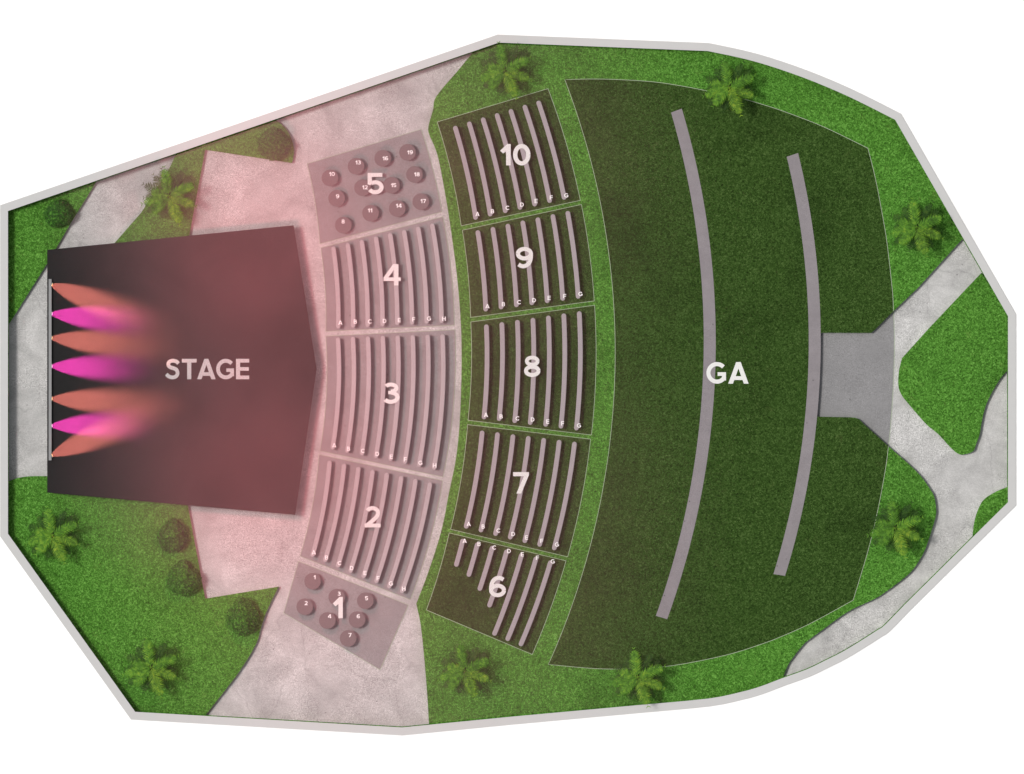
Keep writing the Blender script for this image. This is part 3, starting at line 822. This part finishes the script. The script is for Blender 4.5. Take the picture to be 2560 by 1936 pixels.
# ------------------------------------------------------------------ stage smoke
sm_poly = [p for p in offset(INNER, -4)]
def clip_x(pts, xm):
    out = []
    for i in range(len(pts)):
        a, b = pts[i], pts[(i+1) % len(pts)]
        if a[0] <= xm: out.append(a)
        if (a[0] <= xm) != (b[0] <= xm):
            t = (xm-a[0])/(b[0]-a[0]); out.append((xm, a[1]+(b[1]-a[1])*t))
    return out
m = bpy.data.materials.new('pink_stage_smoke'); m.use_nodes = True
nt = m.node_tree; nt.nodes.clear()
out = ND(nt, 'ShaderNodeOutputMaterial')
pv = ND(nt, 'ShaderNodeVolumePrincipled')
pv.inputs['Color'].default_value = (0.98, 0.50, 0.53, 1)
pv.inputs['Anisotropy'].default_value = 0.0
pos = POS(nt)
SMOKE = [((570, 560), 3.0, 11.5, 1.0, 0.82), ((590, 1200), 3.0, 12.0, 1.45, 0.82), ((960, 400), 3.0, 20.0, 1.0, 0.58), ((1010, 1400), 3.0, 20.0, 1.0, 0.52), ((1150, 925), 5.0, 20.0, 0.85, 0.09), ((490, 925), 1.0, 8.0, 0.8, 0.55)]
tot = None
for c, r0, r1, ys, k in SMOKE:
    vs_ = ND(nt, 'ShaderNodeVectorMath', operation='SUBTRACT'); nt.links.new(pos, vs_.inputs[0]); vs_.inputs[1].default_value = W(c)
    vm = ND(nt, 'ShaderNodeVectorMath', operation='MULTIPLY'); nt.links.new(vs_.outputs[0], vm.inputs[0]); vm.inputs[1].default_value = (1, ys, 0)
    ds = ND(nt, 'ShaderNodeVectorMath', operation='LENGTH'); nt.links.new(vm.outputs[0], ds.inputs[0])
    f = MATH(nt, 'MULTIPLY', MATH(nt, 'SUBTRACT', 1.0, MAPR(nt, ds.outputs['Value'], r0, r1, 0.0, 1.0, True)), k)
    tot = f if tot is None else MATH(nt, 'ADD', tot, f)
# slow drifting unevenness
tot = MATH(nt, 'MULTIPLY', tot, MAPR(nt, NOISE(nt, pos, 0.22, 3.0, 0.6, 0.6), 0.3, 0.7, 0.86, 1.14))
zz = ND(nt, 'ShaderNodeSeparateXYZ'); nt.links.new(pos, zz.inputs[0])
vf = MATH(nt, 'MULTIPLY', MAPR(nt, zz.outputs[2], 1.36, 1.75, 0.0, 1.0, True), MAPR(nt, zz.outputs[2], 2.2, 2.75, 1.0, 0.0, True))
nt.links.new(MATH(nt, 'MULTIPLY', MATH(nt, "MULTIPLY", tot, vf), 0.205), pv.inputs['Density'])
nt.links.new(pv.outputs[0], out.inputs['Volume'])
sm = prism('stage_smoke', clip_x(sm_poly, 1900), 1.36, 2.76, m)
tag(sm, 'thin pink smoke drifting over the stage and front seats', None, None, 'stuff')

# ------------------------------------------------------------------ light
def spot(name, p, z, tgt, energy, color, size, blend, soft):
    L = bpy.data.lights.new(name, 'SPOT'); L.energy = energy; L.color = color
    L.spot_size = radians(size); L.spot_blend = blend; L.shadow_soft_size = soft
    o = bpy.data.objects.new(name, L); col.objects.link(o)
    o.location = W(p, z)
    d = W(tgt, 0) - o.location
    o.rotation_euler = d.to_track_quat('-Z', 'Y').to_euler()
    return o
WASH = 5000.0
spot('pink_wash_light', (600, 720), 13.0, (800, 540), WASH, (1.0, 0.22, 0.255), 112, 1.0, 1.0)
spot('pink_wash_light', (600, 1130), 13.0, (800, 1310), WASH, (1.0, 0.22, 0.255), 112, 1.0, 1.0)

SUN_EL = radians(65)
sun = bpy.data.lights.new('sun', 'SUN'); sun.energy = 2.1; sun.angle = radians(9); sun.color = (1.0, 0.96, 0.90)
so = bpy.data.objects.new('sun', sun); col.objects.link(so)
sdir = Vector((-cos(SUN_EL)*0.985, cos(SUN_EL)*0.17, sin(SUN_EL)))     # towards the sun
so.rotation_euler = sdir.to_track_quat('Z', 'Y').to_euler(); so.location = (-30, 5, 60)
w = bpy.data.worlds.new('World'); scn.world = w; w.use_nodes = True
nt = w.node_tree; bg = nt.nodes['Background']
sky = ND(nt, 'ShaderNodeTexSky'); sky.sky_type = 'NISHITA'; sky.sun_disc = False
sky.sun_elevation = SUN_EL; sky.sun_rotation = atan2(sdir.x, sdir.y)
sky.air_density = 1.0; sky.dust_density = 3.0; sky.ozone_density = 0.4
hs = ND(nt, 'ShaderNodeHueSaturation'); hs.inputs['Saturation'].default_value = 0.16
nt.links.new(sky.outputs[0], hs.inputs['Color']); nt.links.new(hs.outputs[0], bg.inputs['Color'])
bg.inputs['Strength'].default_value = 0.10

# ------------------------------------------------------------------ camera
cam = bpy.data.cameras.new('camera'); cam.type = 'ORTHO'; cam.ortho_scale = 2560*S
cam.clip_start = 0.1; cam.clip_end = 5000
co = bpy.data.objects.new('camera', cam); col.objects.link(co)
co.location = (0, 0, 80); co.rotation_euler = (0, 0, 0)
scn.camera = co

scn.view_settings.view_transform = 'Standard'; scn.view_settings.look = 'None'
scn.view_settings.exposure = 0.08; scn.view_settings.gamma = 1.0
try: scn.view_settings.use_curve_mapping = False
except Exception: pass
scn.cycles.max_bounces = 6; scn.cycles.volume_bounces = 1
scn.cycles.transparent_max_bounces = 12
